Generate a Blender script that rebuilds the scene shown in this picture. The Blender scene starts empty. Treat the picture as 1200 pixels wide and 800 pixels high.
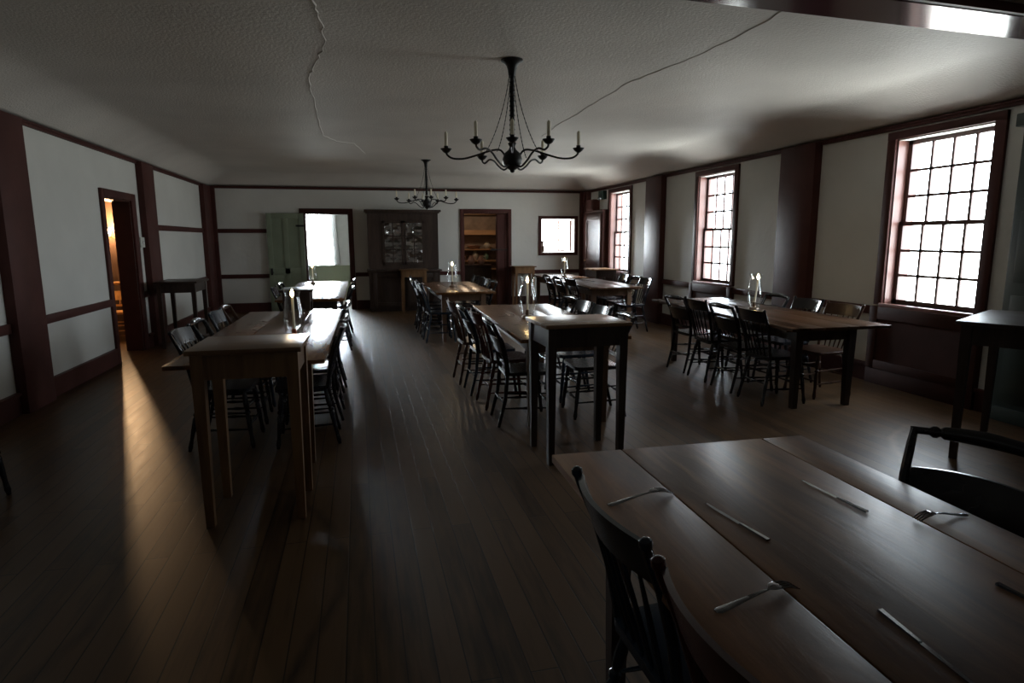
import bpy, bmesh, math, random
from mathutils import Vector, Matrix
PI = math.pi
random.seed(7)
scn = bpy.context.scene
COL = scn.collection

# ------------------------------------------------------------------ materials
def new_mat(name):
    m = bpy.data.materials.new(name); m.use_nodes = True
    return m, m.node_tree, m.node_tree.nodes['Principled BSDF']

def plain(name, col, rough=0.5, metal=0.0, noise=0.0, nscale=6.0, bump=0.0, bscale=40.0, spec=0.5):
    m, nt, b = new_mat(name)
    b.inputs['Base Color'].default_value = (*col, 1)
    b.inputs['Roughness'].default_value = rough
    b.inputs['Metallic'].default_value = metal
    b.inputs['Specular IOR Level'].default_value = spec
    tc = nt.nodes.new('ShaderNodeTexCoord')
    if noise:
        n = nt.nodes.new('ShaderNodeTexNoise'); n.inputs['Scale'].default_value = nscale; n.inputs['Detail'].default_value = 4
        nt.links.new(tc.outputs['Object'], n.inputs['Vector'])
        r = nt.nodes.new('ShaderNodeValToRGB')
        r.color_ramp.elements[0].position = .3; r.color_ramp.elements[1].position = .7
        r.color_ramp.elements[0].color = (*[c*(1-noise) for c in col], 1)
        r.color_ramp.elements[1].color = (*[min(1, c*(1+noise)) for c in col], 1)
        nt.links.new(n.outputs['Fac'], r.inputs['Fac']); nt.links.new(r.outputs['Color'], b.inputs['Base Color'])
    if bump:
        n2 = nt.nodes.new('ShaderNodeTexNoise'); n2.inputs['Scale'].default_value = bscale; n2.inputs['Detail'].default_value = 3
        nt.links.new(tc.outputs['Object'], n2.inputs['Vector'])
        bp = nt.nodes.new('ShaderNodeBump'); bp.inputs['Strength'].default_value = bump; bp.inputs['Distance'].default_value = .01
        nt.links.new(n2.outputs['Fac'], bp.inputs['Height']); nt.links.new(bp.outputs['Normal'], b.inputs['Normal'])
    return m

def wood(name, c1, c2, rough=0.35, axis='Y', scale=6.0, bump=.15, spec=.4):
    m, nt, b = new_mat(name); b.inputs['Specular IOR Level'].default_value = spec
    tc = nt.nodes.new('ShaderNodeTexCoord'); mp = nt.nodes.new('ShaderNodeMapping')
    s = {'X': (.12, 1, 1), 'Y': (1, .12, 1), 'Z': (1, 1, .12)}[axis]
    mp.inputs['Scale'].default_value = s
    nt.links.new(tc.outputs['Object'], mp.inputs['Vector'])
    n = nt.nodes.new('ShaderNodeTexNoise'); n.inputs['Scale'].default_value = scale*4; n.inputs['Detail'].default_value = 7
    n.inputs['Roughness'].default_value = .65; n.inputs['Distortion'].default_value = .6
    nt.links.new(mp.outputs['Vector'], n.inputs['Vector'])
    n2 = nt.nodes.new('ShaderNodeTexNoise'); n2.inputs['Scale'].default_value = scale*.6; n2.inputs['Detail'].default_value = 3
    nt.links.new(mp.outputs['Vector'], n2.inputs['Vector'])
    ad = nt.nodes.new('ShaderNodeMath'); ad.operation = 'ADD'
    mu = nt.nodes.new('ShaderNodeMath'); mu.operation = 'MULTIPLY'; mu.inputs[1].default_value = .5
    nt.links.new(n.outputs['Fac'], ad.inputs[0]); nt.links.new(n2.outputs['Fac'], ad.inputs[1]); nt.links.new(ad.outputs[0], mu.inputs[0])
    r = nt.nodes.new('ShaderNodeValToRGB'); r.color_ramp.elements[0].position = .41; r.color_ramp.elements[1].position = .60
    r.color_ramp.elements[0].color = (*c1, 1); r.color_ramp.elements[1].color = (*c2, 1)
    nt.links.new(mu.outputs[0], r.inputs['Fac']); nt.links.new(r.outputs['Color'], b.inputs['Base Color'])
    rr = nt.nodes.new('ShaderNodeMapRange'); rr.inputs['To Min'].default_value = rough*.75; rr.inputs['To Max'].default_value = rough*1.3
    nt.links.new(n2.outputs['Fac'], rr.inputs['Value']); nt.links.new(rr.outputs['Result'], b.inputs['Roughness'])
    bp = nt.nodes.new('ShaderNodeBump'); bp.inputs['Strength'].default_value = bump; bp.inputs['Distance'].default_value = .004
    nt.links.new(n.outputs['Fac'], bp.inputs['Height']); nt.links.new(bp.outputs['Normal'], b.inputs['Normal'])
    return m

def floor_mat():
    m, nt, b = new_mat('floor_boards')
    N = nt.nodes.new; L = nt.links.new
    tc = N('ShaderNodeTexCoord'); sp = N('ShaderNodeSeparateXYZ'); L(tc.outputs['Object'], sp.inputs[0])
    # brick texture laid so that boards run along Y
    cb = N('ShaderNodeCombineXYZ'); L(sp.outputs['Y'], cb.inputs['X']); L(sp.outputs['X'], cb.inputs['Y'])
    br = N('ShaderNodeTexBrick'); L(cb.outputs[0], br.inputs['Vector'])
    br.inputs['Scale'].default_value = 1.0; br.inputs['Brick Width'].default_value = 1.9; br.inputs['Row Height'].default_value = .105
    br.inputs['Mortar Size'].default_value = .0032; br.inputs['Mortar Smooth'].default_value = .3; br.inputs['Bias'].default_value = 0
    br.inputs['Color1'].default_value = (0, 0, 0, 1); br.inputs['Color2'].default_value = (1, 1, 1, 1); br.inputs['Mortar'].default_value = (.5, .5, .5, 1)
    br.offset = .37; br.offset_frequency = 2
    mp = N('ShaderNodeMapping'); mp.inputs['Scale'].default_value = (1, .09, 1); L(tc.outputs['Object'], mp.inputs['Vector'])
    g = N('ShaderNodeTexNoise'); g.inputs['Scale'].default_value = 30; g.inputs['Detail'].default_value = 6; L(mp.outputs[0], g.inputs['Vector'])
    big = N('ShaderNodeTexNoise'); big.inputs['Scale'].default_value = .9; big.inputs['Detail'].default_value = 3; L(tc.outputs['Object'], big.inputs['Vector'])
    mx = N('ShaderNodeMath'); mx.operation = 'MULTIPLY_ADD'; mx.inputs[1].default_value = .45
    L(br.outputs['Color'], mx.inputs[0]); L(g.outputs['Fac'], mx.inputs[2])
    m2 = N('ShaderNodeMath'); m2.operation = 'MULTIPLY_ADD'; m2.inputs[1].default_value = .5; L(big.outputs['Fac'], m2.inputs[0]); L(mx.outputs[0], m2.inputs[2])
    r = N('ShaderNodeValToRGB'); e = r.color_ramp.elements
    e[0].position = .50; e[0].color = (.014, .0072, .0033, 1); e[1].position = 1.35 if False else 1.0; e[1].color = (.094, .052, .024, 1)
    L(m2.outputs[0], r.inputs['Fac'])
    col = r.outputs['Color']
    def mixc(fac, src, dark):
        mi = N('ShaderNodeMix'); mi.data_type = 'RGBA'; L(fac, mi.inputs['Factor']); L(src, mi.inputs['A']); mi.inputs['B'].default_value = (*dark, 1)
        return mi.outputs['Result']
    col = mixc(br.outputs['Fac'], col, (.012, .007, .004))
    # worn rings rubbed into the boards
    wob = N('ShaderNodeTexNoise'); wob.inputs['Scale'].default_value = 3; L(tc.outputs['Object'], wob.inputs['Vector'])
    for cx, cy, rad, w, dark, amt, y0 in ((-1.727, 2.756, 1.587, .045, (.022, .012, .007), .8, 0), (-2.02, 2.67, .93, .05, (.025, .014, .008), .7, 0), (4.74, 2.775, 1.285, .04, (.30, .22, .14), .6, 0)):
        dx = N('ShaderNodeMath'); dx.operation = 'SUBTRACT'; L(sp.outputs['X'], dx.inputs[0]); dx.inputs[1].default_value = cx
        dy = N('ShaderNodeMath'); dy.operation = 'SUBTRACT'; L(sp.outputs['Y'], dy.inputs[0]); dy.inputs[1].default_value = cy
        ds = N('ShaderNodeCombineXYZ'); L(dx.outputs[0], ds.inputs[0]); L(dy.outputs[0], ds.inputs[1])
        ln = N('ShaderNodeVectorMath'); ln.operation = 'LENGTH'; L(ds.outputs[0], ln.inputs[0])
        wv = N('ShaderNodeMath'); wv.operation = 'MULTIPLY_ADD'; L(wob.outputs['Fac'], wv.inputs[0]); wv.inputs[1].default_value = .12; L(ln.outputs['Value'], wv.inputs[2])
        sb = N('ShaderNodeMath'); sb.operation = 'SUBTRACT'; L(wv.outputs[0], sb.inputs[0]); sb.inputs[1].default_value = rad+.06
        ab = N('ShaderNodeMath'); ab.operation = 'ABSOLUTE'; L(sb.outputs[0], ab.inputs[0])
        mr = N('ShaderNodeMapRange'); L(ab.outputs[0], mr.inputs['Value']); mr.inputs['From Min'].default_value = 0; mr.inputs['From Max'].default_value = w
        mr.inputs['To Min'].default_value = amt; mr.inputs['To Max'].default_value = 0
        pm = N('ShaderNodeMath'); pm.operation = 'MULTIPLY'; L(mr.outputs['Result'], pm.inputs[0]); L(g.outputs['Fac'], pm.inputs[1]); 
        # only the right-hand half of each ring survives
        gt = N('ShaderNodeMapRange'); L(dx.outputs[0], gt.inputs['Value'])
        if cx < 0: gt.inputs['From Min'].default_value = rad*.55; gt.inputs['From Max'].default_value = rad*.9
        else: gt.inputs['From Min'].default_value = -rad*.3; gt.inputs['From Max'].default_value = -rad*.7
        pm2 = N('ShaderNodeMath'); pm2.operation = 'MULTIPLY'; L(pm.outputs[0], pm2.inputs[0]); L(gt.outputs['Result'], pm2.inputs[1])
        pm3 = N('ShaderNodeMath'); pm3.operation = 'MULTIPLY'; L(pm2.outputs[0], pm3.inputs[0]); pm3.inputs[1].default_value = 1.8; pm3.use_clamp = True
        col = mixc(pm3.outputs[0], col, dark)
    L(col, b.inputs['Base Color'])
    rr = N('ShaderNodeMapRange'); L(g.outputs['Fac'], rr.inputs['Value']); rr.inputs['To Min'].default_value = .28; rr.inputs['To Max'].default_value = .46
    L(rr.outputs['Result'], b.inputs['Roughness'])
    inv = N('ShaderNodeMath'); inv.operation = 'MULTIPLY_ADD'; inv.inputs[1].default_value = -1.6; L(br.outputs['Fac'], inv.inputs[0]); L(g.outputs['Fac'], inv.inputs[2])
    bp = N('ShaderNodeBump'); bp.inputs['Strength'].default_value = .22; bp.inputs['Distance'].default_value = .002
    L(inv.outputs[0], bp.inputs['Height']); L(bp.outputs['Normal'], b.inputs['Normal'])
    b.inputs['Specular IOR Level'].default_value = .27
    return m

def glass(name, tint=(1, 1, 1), gloss=.12, rough=.02, wavy=0):
    m, nt, b = new_mat(name)
    nt.nodes.remove(b)
    out = nt.nodes['Material Output']
    tr = nt.nodes.new('ShaderNodeBsdfTransparent'); tr.inputs['Color'].default_value = (*tint, 1)
    gl = nt.nodes.new('ShaderNodeBsdfGlossy'); gl.inputs['Roughness'].default_value = rough
    lw = nt.nodes.new('ShaderNodeLayerWeight'); lw.inputs['Blend'].default_value = .25
    mr = nt.nodes.new('ShaderNodeMapRange'); mr.inputs['To Min'].default_value = gloss*.25; mr.inputs['To Max'].default_value = min(1, gloss*5)
    pw = nt.nodes.new('ShaderNodeMath'); pw.operation = 'POWER'; pw.inputs[1].default_value = 1.7
    nt.links.new(lw.outputs['Facing'], pw.inputs[0]); nt.links.new(pw.outputs[0], mr.inputs['Value'])
    if wavy:
        tc = nt.nodes.new('ShaderNodeTexCoord'); n = nt.nodes.new('ShaderNodeTexNoise'); n.inputs['Scale'].default_value = 6; n.inputs['Detail'].default_value = 1
        nt.links.new(tc.outputs['Object'], n.inputs['Vector'])
        bp = nt.nodes.new('ShaderNodeBump'); bp.inputs['Strength'].default_value = wavy; bp.inputs['Distance'].default_value = .15
        nt.links.new(n.outputs['Fac'], bp.inputs['Height']); nt.links.new(bp.outputs['Normal'], gl.inputs['Normal'])
    mx = nt.nodes.new('ShaderNodeMixShader')
    nt.links.new(mr.outputs['Result'], mx.inputs[0]); nt.links.new(tr.outputs[0], mx.inputs[1]); nt.links.new(gl.outputs[0], mx.inputs[2])
    nt.links.new(mx.outputs[0], out.inputs[0])
    return m

def emit(name, col, s):
    m, nt, b = new_mat(name)
    b.inputs['Base Color'].default_value = (*col, 1)
    b.inputs['Emission Color'].default_value = (*col, 1); b.inputs['Emission Strength'].default_value = s
    return m

M = dict(
    plaster=plain('white_plaster_wall', (.62, .615, .58), .75, noise=.05, nscale=1.5, bump=.25, bscale=14),
    ceiling=plain('ceiling_plaster', (.66, .62, .575), .6, noise=.07, nscale=1.1, bump=.5, bscale=55),
    crack=plain('ceiling_crack_ridge', (.74, .72, .68), .7),
    red=plain('red_brown_woodwork', (.074, .028, .024), .5, noise=.18, nscale=3, bump=.08, bscale=20, spec=.13),
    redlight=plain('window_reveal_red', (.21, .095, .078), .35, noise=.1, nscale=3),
    darkpanel=plain('dark_red_panel', (.060, .024, .019), .52, noise=.2, nscale=3, bump=.08, bscale=20, spec=.13),
    beam=plain('glossy_maroon_beam', (.065, .024, .030), .16, noise=.15, nscale=3, bump=.05, bscale=3),
    floor=floor_mat(),
    sash=plain('sash_paint', (.10, .05, .045), .45),
    glass=glass('window_glass', (.97, .98, .98), .10),
    lampglass=glass('lamp_glass', (.985, .99, .985), .15, .03),
    cabglass=glass('cabinet_glass', (.9, .9, .9), .8, .04, .5),
    green=plain('green_painted_door', (.20, .235, .165), .42, noise=.08, nscale=4, bump=.06),
    wains=plain('green_wainscot', (.13, .145, .085), .5, noise=.06, nscale=4),
    white=plain('white_paint', (.75, .75, .73), .5),
    farwall=plain('grey_far_room_wall', (.42, .42, .40), .7, noise=.04),
    cloth=plain('white_curtain_cloth', (.8, .8, .8), .9),
    table=wood('table_top_wood', (.085, .036, .014), (.23, .11, .046), .25, 'Y', 5, .15, .34),
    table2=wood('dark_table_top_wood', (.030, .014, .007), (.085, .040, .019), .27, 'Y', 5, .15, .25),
    tabledark=wood('near_table_top_wood', (.075, .032, .013), (.24, .112, .046), .36, 'Y', 3, .35, .13),
    pine=wood('pine_stand_wood', (.12, .058, .025), (.23, .125, .056), .36, 'Z', 5),
    pinetop=wood('pine_top_wood', (.12, .058, .025), (.23, .125, .056), .30, 'X', 5),
    legs=wood('table_leg_wood', (.10, .055, .032), (.19, .11, .065), .42, 'Z', 5),
    darkwood=wood('dark_stained_wood', (.026, .017, .014), (.055, .037, .031), .38, 'Z', 5, .15, .25),
    standtop=wood('stand_top_wood', (.20, .105, .052), (.36, .21, .11), .28, 'X', 5),
    cabinet=wood('cabinet_wood', (.024, .014, .010), (.055, .034, .026), .42, 'Z', 4),
    cabin=plain('cabinet_lining', (.42, .34, .30), .7),
    black=plain('black_chair_paint', (.012, .012, .016), .23, noise=.3, nscale=9),
    teal=plain('blue_black_chair_paint', (.012, .020, .032), .22, noise=.3, nscale=9),
    maroon=plain('maroon_chair_paint', (.050, .014, .012), .24, noise=.3, nscale=9),
    brown=wood('brown_chair_wood', (.032, .014, .009), (.065, .030, .017), .32, 'Z', 6, .15, .25),
    honey=wood('honey_chair_wood', (.34, .17, .055), (.52, .29, .11), .35, 'Z', 6),
    iron=plain('black_wrought_iron', (.012, .012, .013), .45, metal=.3, noise=.2, nscale=20),
    candle=plain('candle_wax', (.90, .84, .66), .5),
    steel=plain('worn_steel', (.24, .245, .26), .13, metal=1.0, noise=.15, nscale=30),
    copper=plain('copper_candle_holder', (.50, .17, .10), .3, metal=.8),
    tin=plain('tin_candle_holder', (.25, .20, .16), .35, metal=.8),
    flame=emit('candle_flame', (1, .66, .30), 110),
    bulb=emit('sconce_bulb', (1, .66, .30), 40),
    brass=plain('brass', (.55, .38, .15), .3, metal=.9),
    stone=plain('pantry_back_wall', (.26, .20, .16), .7, noise=.25, nscale=5),
    hallwall=wood('hall_panel_wood', (.05, .028, .018), (.095, .054, .033), .45, 'Z', 3),
    orange=wood('orange_shelf_wood', (.26, .15, .08), (.40, .25, .14), .4, 'X', 4),
    pink=plain('pinkish_stoneware', (.50, .33, .28), .4),
    teal_ware=plain('green_glazed_ware', (.12, .22, .18), .25),
    ware=plain('grey_stoneware', (.40, .38, .34), .35, noise=.2, nscale=15),
    signg=plain('dark_green_plastic', (.015, .045, .038), .4),
    offwhite=plain('offwhite_plastic', (.6, .6, .55), .45),
    darkgreen=plain('dark_green_cupboard_paint', (.022, .035, .028), .35, noise=.2, nscale=4),
)

# ------------------------------------------------------------------ mesh builder
class MB:
    def __init__(self): self.bm = bmesh.new()
    def box(self, x0, x1, y0, y1, z0, z1, M4=None, bev=0):
        r = bmesh.ops.create_cube(self.bm, size=1)
        vs = r['verts']
        for v in vs:
            v.co = Vector(((x0+x1)/2+v.co.x*(x1-x0), (y0+y1)/2+v.co.y*(y1-y0), (z0+z1)/2+v.co.z*(z1-z0)))
        if bev:
            es = list({e for v in vs for e in v.link_edges})
            rb = bmesh.ops.bevel(self.bm, geom=es, offset=bev, segments=2, affect='EDGES', profile=.6)
            vs = list({v for f in rb['faces'] for v in f.verts} | {v for v in vs if v.is_valid})
        if M4 is not None:
            for v in vs: v.co = M4 @ v.co
        return self
    def ring_tube(self, pts, radii, seg=10, cap=True, closed=False, flat=None, up=None):
        """tube through pts with a radius per point; flat=(a,b) scales the section along its two axes"""
        pts = [Vector(p) for p in pts]; n = len(pts); rings = []
        prevx = None
        for i, p in enumerate(pts):
            if closed: t = (pts[(i+1) % n]-pts[i-1])
            else: t = pts[min(i+1, n-1)]-pts[max(i-1, 0)]
            t.normalize()
            if prevx is None:
                a = Vector(up) if up else (Vector((0, 0, 1)) if abs(t.z) < .9 else Vector((1, 0, 0)))
                x = a-t*a.dot(t); x.normalize()
            else:
                x = prevx-t*prevx.dot(t); x.normalize()
            prevx = x; y = t.cross(x); r = radii[i] if hasattr(radii, '__len__') else radii
            fa, fb = flat if flat else (1, 1)
            rings.append([self.bm.verts.new(p+x*math.cos(2*PI*k/seg)*r*fa+y*math.sin(2*PI*k/seg)*r*fb) for k in range(seg)])
        m = n if closed else n-1
        for i in range(m):
            A, B = rings[i], rings[(i+1) % n]
            for k in range(seg): self.bm.faces.new((A[k], A[(k+1) % seg], B[(k+1) % seg], B[k]))
        if cap and not closed:
            self.bm.faces.new(rings[0][::-1]); self.bm.faces.new(rings[-1])
        return self
    def lathe(self, prof, c=(0, 0, 0), seg=20, cap=True):
        rings = []
        for r, z in prof:
            rings.append([self.bm.verts.new((c[0]+r*math.cos(2*PI*k/seg), c[1]+r*math.sin(2*PI*k/seg), c[2]+z)) for k in range(seg)])
        for A, B in zip(rings, rings[1:]):
            for k in range(seg): self.bm.faces.new((A[k], A[(k+1) % seg], B[(k+1) % seg], B[k]))
        if cap: self.bm.faces.new(rings[0][::-1]); self.bm.faces.new(rings[-1])
        return self
    def prism(self, poly, z0, z1):
        a = [self.bm.verts.new((x, y, z0)) for x, y in poly]; b = [self.bm.verts.new((x, y, z1)) for x, y in poly]
        n = len(poly); self.bm.faces.new(a[::-1]); self.bm.faces.new(b)
        for i in range(n): self.bm.faces.new((a[i], a[(i+1) % n], b[(i+1) % n], b[i]))
        return self
    def slab(self, secs):
        """secs: list of 4-point sections (closed loop) lofted together, capped"""
        R = [[self.bm.verts.new(p) for p in s] for s in secs]; n = len(secs[0])
        for A, B in zip(R, R[1:]):
            for k in range(n): self.bm.faces.new((A[k], A[(k+1) % n], B[(k+1) % n], B[k]))
        self.bm.faces.new(R[0][::-1]); self.bm.faces.new(R[-1])
        return self
    def mesh(self, name, smooth=True):
        bmesh.ops.recalc_face_normals(self.bm, faces=self.bm.faces[:])
        me = bpy.data.meshes.new(name); self.bm.to_mesh(me); self.bm.free()
        if smooth:
            for p in me.polygons: p.use_smooth = True
            try: me.set_sharp_from_angle(angle=math.radians(38))
            except Exception: pass
        return me
    def obj(self, name, mat, parent=None, smooth=True):
        me = self.mesh(name, smooth); me.materials.append(mat)
        o = bpy.data.objects.new(name, me); COL.objects.link(o)
        if parent is not None: o.parent = parent
        return o

def tag(o, label=None, cat=None, group=None, kind=None):
    if label: o['label'] = label
    if cat: o['category'] = cat
    if group: o['group'] = group
    if kind: o['kind'] = kind
    return o
def empty(name, label, cat, loc=(0, 0, 0), rz=0, group=None):
    o = bpy.data.objects.new(name, None); COL.objects.link(o); o.empty_display_size = .1
    o.location = loc; o.rotation_euler = (0, 0, rz)
    return tag(o, label, cat, group)
def struct(name, mb, mat, parent=None):
    o = mb.obj(name, mat, parent)
    if parent is None: o['kind'] = 'structure'
    return o
def copy_tree(o, parent=None):
    c = o.copy(); COL.objects.link(c); c.parent = parent
    for ch in list(o.children): copy_tree(ch, c)
    return c

# ------------------------------------------------------------------ the room
XL, XR, YF, YB, ZC, ZT = -2.959, 5.237, -2.6, 14.086, 2.594, 2.85
WT = .26
struct('floor', MB().box(XL-1.9, XR+.3, YF-.3, 18.6, -.12, 0), M['floor'])

# coved, slightly uneven plaster ceiling
def ceiling():
    bm = bmesh.new(); nx, ny = 90, 150; V = []
    from mathutils import noise
    for j in range(ny+1):
        row = []
        for i in range(nx+1):
            # denser near edges
            u = i/nx; v = j/ny
            u = u+.06*math.sin(2*PI*u)*-1 if True else u
            v = v+.04*math.sin(2*PI*v)*-1
            x = XL+(XR-XL)*u; y = YF+(YB-YF)*v
            d = min(x-XL, XR-x, y-YF, YB-y)
            R = .62
            z = ZT if d >= R else ZC+(ZT-ZC)*math.sin(PI/2*max(0, d)/R)
            z += .012*noise.noise(Vector((x*.8, y*.8, 3)))*min(1, d/.3) + .004*noise.noise(Vector((x*3, y*3, 9)))*min(1, d/.3)
            row.append(bm.verts.new((x, y, z)))
        V.append(row)
    for j in range(ny):
        for i in range(nx):
            bm.faces.new((V[j][i], V[j+1][i], V[j+1][i+1], V[j][i+1]))
    # close the back of the plaster so that it has thickness
    top = [bm.verts.new((x, y, ZT+.25)) for x, y in ((XL, YF), (XR, YF), (XR, YB), (XL, YB))]
    bm.faces.new(top)
    edges = [[V[0][i] for i in range(nx+1)], [V[j][nx] for j in range(ny+1)], [V[ny][i] for i in range(nx, -1, -1)], [V[j][0] for j in range(ny, -1, -1)]]
    for k, e in enumerate(edges):
        a, b_ = top[k], top[(k+1) % 4]
        bm.faces.new([a]+e+[b_])
    me = bpy.data.meshes.new('ceiling'); 
    bmesh.ops.recalc_face_normals(bm, faces=bm.faces[:]); bm.to_mesh(me); bm.free()
    for p in me.polygons: p.use_smooth = len(p.vertices) == 4 and p.area < 1
    me.materials.append(M['ceiling'])
    o = bpy.data.objects.new('ceiling', me); COL.objects.link(o); o['kind'] = 'structure'
    return o
ceil = ceiling()
def crack(pts, r=.0035):
    # resample with little wobble
    P = []
    for a, b in zip(pts, pts[1:]):
        for k in range(6):
            t = k/6; P.append((a[0]+(b[0]-a[0])*t+random.uniform(-.012, .012), a[1]+(b[1]-a[1])*t, 0))
    P.append((*pts[-1], 0))
    from mathutils import noise
    Q = [(x, y, ZT+.012*noise.noise(Vector((x*.8, y*.8, 3)))+.004*noise.noise(Vector((x*3, y*3, 9)))-.001) for x, y, _ in P]
    o = MB().ring_tube(Q, [r*random.uniform(.6, 1.3) for _ in Q], 6).obj('crack', M['crack'], ceil)
    return o
crack([(-.19, 3.2), (-.187, 3.97), (-.164, 4.325), (-.171, 4.766), (-.263, 5.332), (-.35, 5.747), (-.356, 6.565), (-.382, 7.678), (-.392, 8.755), (-.225, 9.226), (0, 9.41), (.166, 10.47)], .0055)
crack([(2.54, 3.45), (2.55, 4.04), (2.49, 4.63), (2.36, 5.28), (2.37, 6.35), (2.37, 7.34), (2.43, 8.28)])

# walls with real openings
def wall_x(name, x0, x1, ya, yb, z1, holes, mat):
    mb = MB(); y = ya
    for (h0, h1, zb, zt) in sorted(holes):
        mb.box(x0, x1, y, h0, 0, z1)
        if zb > 0: mb.box(x0, x1, h0, h1, 0, zb)
        if zt < z1: mb.box(x0, x1, h0, h1, zt, z1)
        y = h1
    mb.box(x0, x1, y, yb, 0, z1)
    return struct(name, mb, mat)
def wall_y(name, y0, y1, xa, xb, z1, holes, mat):
    mb = MB(); x = xa
    for (h0, h1, zb, zt) in sorted(holes):
        mb.box(x, h0, y0, y1, 0, z1)
        if zb > 0: mb.box(h0, h1, y0, y1, 0, zb)
        if zt < z1: mb.box(h0, h1, y0, y1, zt, z1)
        x = h1
    mb.box(x, xb, y0, y1, 0, z1)
    return struct(name, mb, mat)
WIN = [(4.31, 5.31, .84, 2.46), (8.06, 9.03, .84, 2.46), (11.62, 12.60, .84, 2.46)]
LD = (8.57, 9.51, 0, 2.03)
DA = (-1.09, -.18, 0, 2.065); DB = (2.31, 3.34, 0, 2.10); PT = (4.14, 4.95, 1.19, 1.975)
wall_x('wall_right', XR, XR+WT, YF, YB+.26, ZT+.25, WIN, M['plaster'])
WL = .20
wall_x('wall_left', XL-WL, XL, YF, YB+.26, ZT+.25, [LD], M['plaster'])
wall_y('wall_back', YB, YB+WT, XL, XR, ZT+.25, [DA, DB, PT], M['plaster'])
wall_y('wall_front', YF-WT, YF, XL-WT, XR+WT, ZT+.25, [], M['plaster'])

# cornice, rails, baseboards, posts -----------------------------------------
tn = [0]
def trim(mb, mat=None):
    tn[0] += 1
    return struct('trim_%d' % tn[0], mb, mat or M['red'])
# cornice strips (a slim moulded strip under the cove)
def gaps(a, b, holes):
    out = []; y = a
    for h0, h1 in sorted(holes):
        if h0 > y: out.append((y, h0))
        y = max(y, h1)
    if b > y: out.append((y, b))
    return out
trim(MB().box(XL, XL+.028, YF, YB, ZC-.040, ZC-.004).box(XL, XL+.042, YF, YB, ZC-.012, ZC+.004))
trim(MB().box(XR-.028, XR, YF, YB, ZC-.040, ZC-.004).box(XR-.042, XR, YF, YB, ZC-.012, ZC+.004))
trim(MB().box(XL+.045, XR-.045, YB-.028, YB, ZC-.040, ZC-.004).box(XL+.045, XR-.045, YB-.042, YB, ZC-.012, ZC+.004))
LPOST = [(2.45, 3.0), (6.17, 6.68), (9.87, 10.38), (13.45, YB)]
RPOST = [(2.6, 3.0), (6.36, 6.97), (10.13, 10.75), (13.78, YB)]
for a, b in LPOST: trim(MB().box(XL, XL+.085, a, b, 0, ZC-.004, bev=.006))
for a, b in RPOST: trim(MB().box(XR-.10, XR, a, b, 0, ZC-.004, bev=.006))
trim(MB().box(XL+.085, XL+.16, YB-.06, YB, 0, ZC-.004)); trim(MB().box(XR-.17, XR-.10, YB-.06, YB, 0, ZC-.004))
# chair rails
lcase = (LD[0]-.095, LD[1]+.16)
mb = MB()
for a, b in gaps(YF, YB, LPOST+[lcase]): mb.box(XL, XL+.03, a, b, .715, .80, bev=.004)
trim(mb)
mb = MB()
for a, b in gaps(10.38, YB, [(13.45, YB)]): mb.box(XL, XL+.03, a, b, 1.655, 1.74, bev=.004)
trim(mb)
mb = MB()
wcase = [(w[0]-.10, w[1]+.10) for w in WIN]
for a, b in gaps(YF, YB, RPOST+wcase+[(3.1, 4.0), (12.70, 13.80)]): mb.box(XR-.03, XR, a, b, .715, .80, bev=.004)
trim(mb)
mb = MB()
for a, b in gaps(XL+.16, XR-.17, [(-1.19, -.085), (.2, 1.68), (2.235, 3.42)]): mb.box(a, b, YB-.03, YB, .715, .80, bev=.004)
trim(mb)
mb = MB().box(XL+.16, -1.82, YB-.03, YB, 1.655, 1.74, bev=.004); trim(mb)
# baseboards
mb = MB()
for a, b in gaps(YF, YB, LPOST+[lcase]): mb.box(XL, XL+.028, a, b, 0, .17).box(XL, XL+.045, a, b, .165, .195)
struct('baseboard_left', mb, M['red'])
mb = MB()
for a, b in gaps(YF, YB, RPOST+wcase+[(3.1, 4.0), (12.70, 13.80)]): mb.box(XR-.028, XR, a, b, 0, .17).box(XR-.045, XR, a, b, .165, .195)
struct('baseboard_right', mb, M['red'])
mb = MB()
for a, b in gaps(XL+.16, XR-.17, [(-1.19, -.085), (.2, 1.68), (2.235, 3.42)]): mb.box(a, b, YB-.028, YB, 0, .17).box(a, b, YB-.045, YB, .165, .195)
struct('baseboard_back', mb, M['red'])

# ceiling beam, cased, glossy
def yb(x, off): return off+.045*(x-2.9)
trim(MB().prism([(XL, yb(XL, 3.09)), (XR, yb(XR, 3.09)), (XR, yb(XR, 3.40)), (XL, yb(XL, 3.40))], 2.795, 2.99), M['beam'])
trim(MB().prism([(XL, yb(XL, 3.055)), (XR, yb(XR, 3.055)), (XR, yb(XR, 3.09)), (XL, yb(XL, 3.09))], 2.80, 2.99), M['red'])

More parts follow.
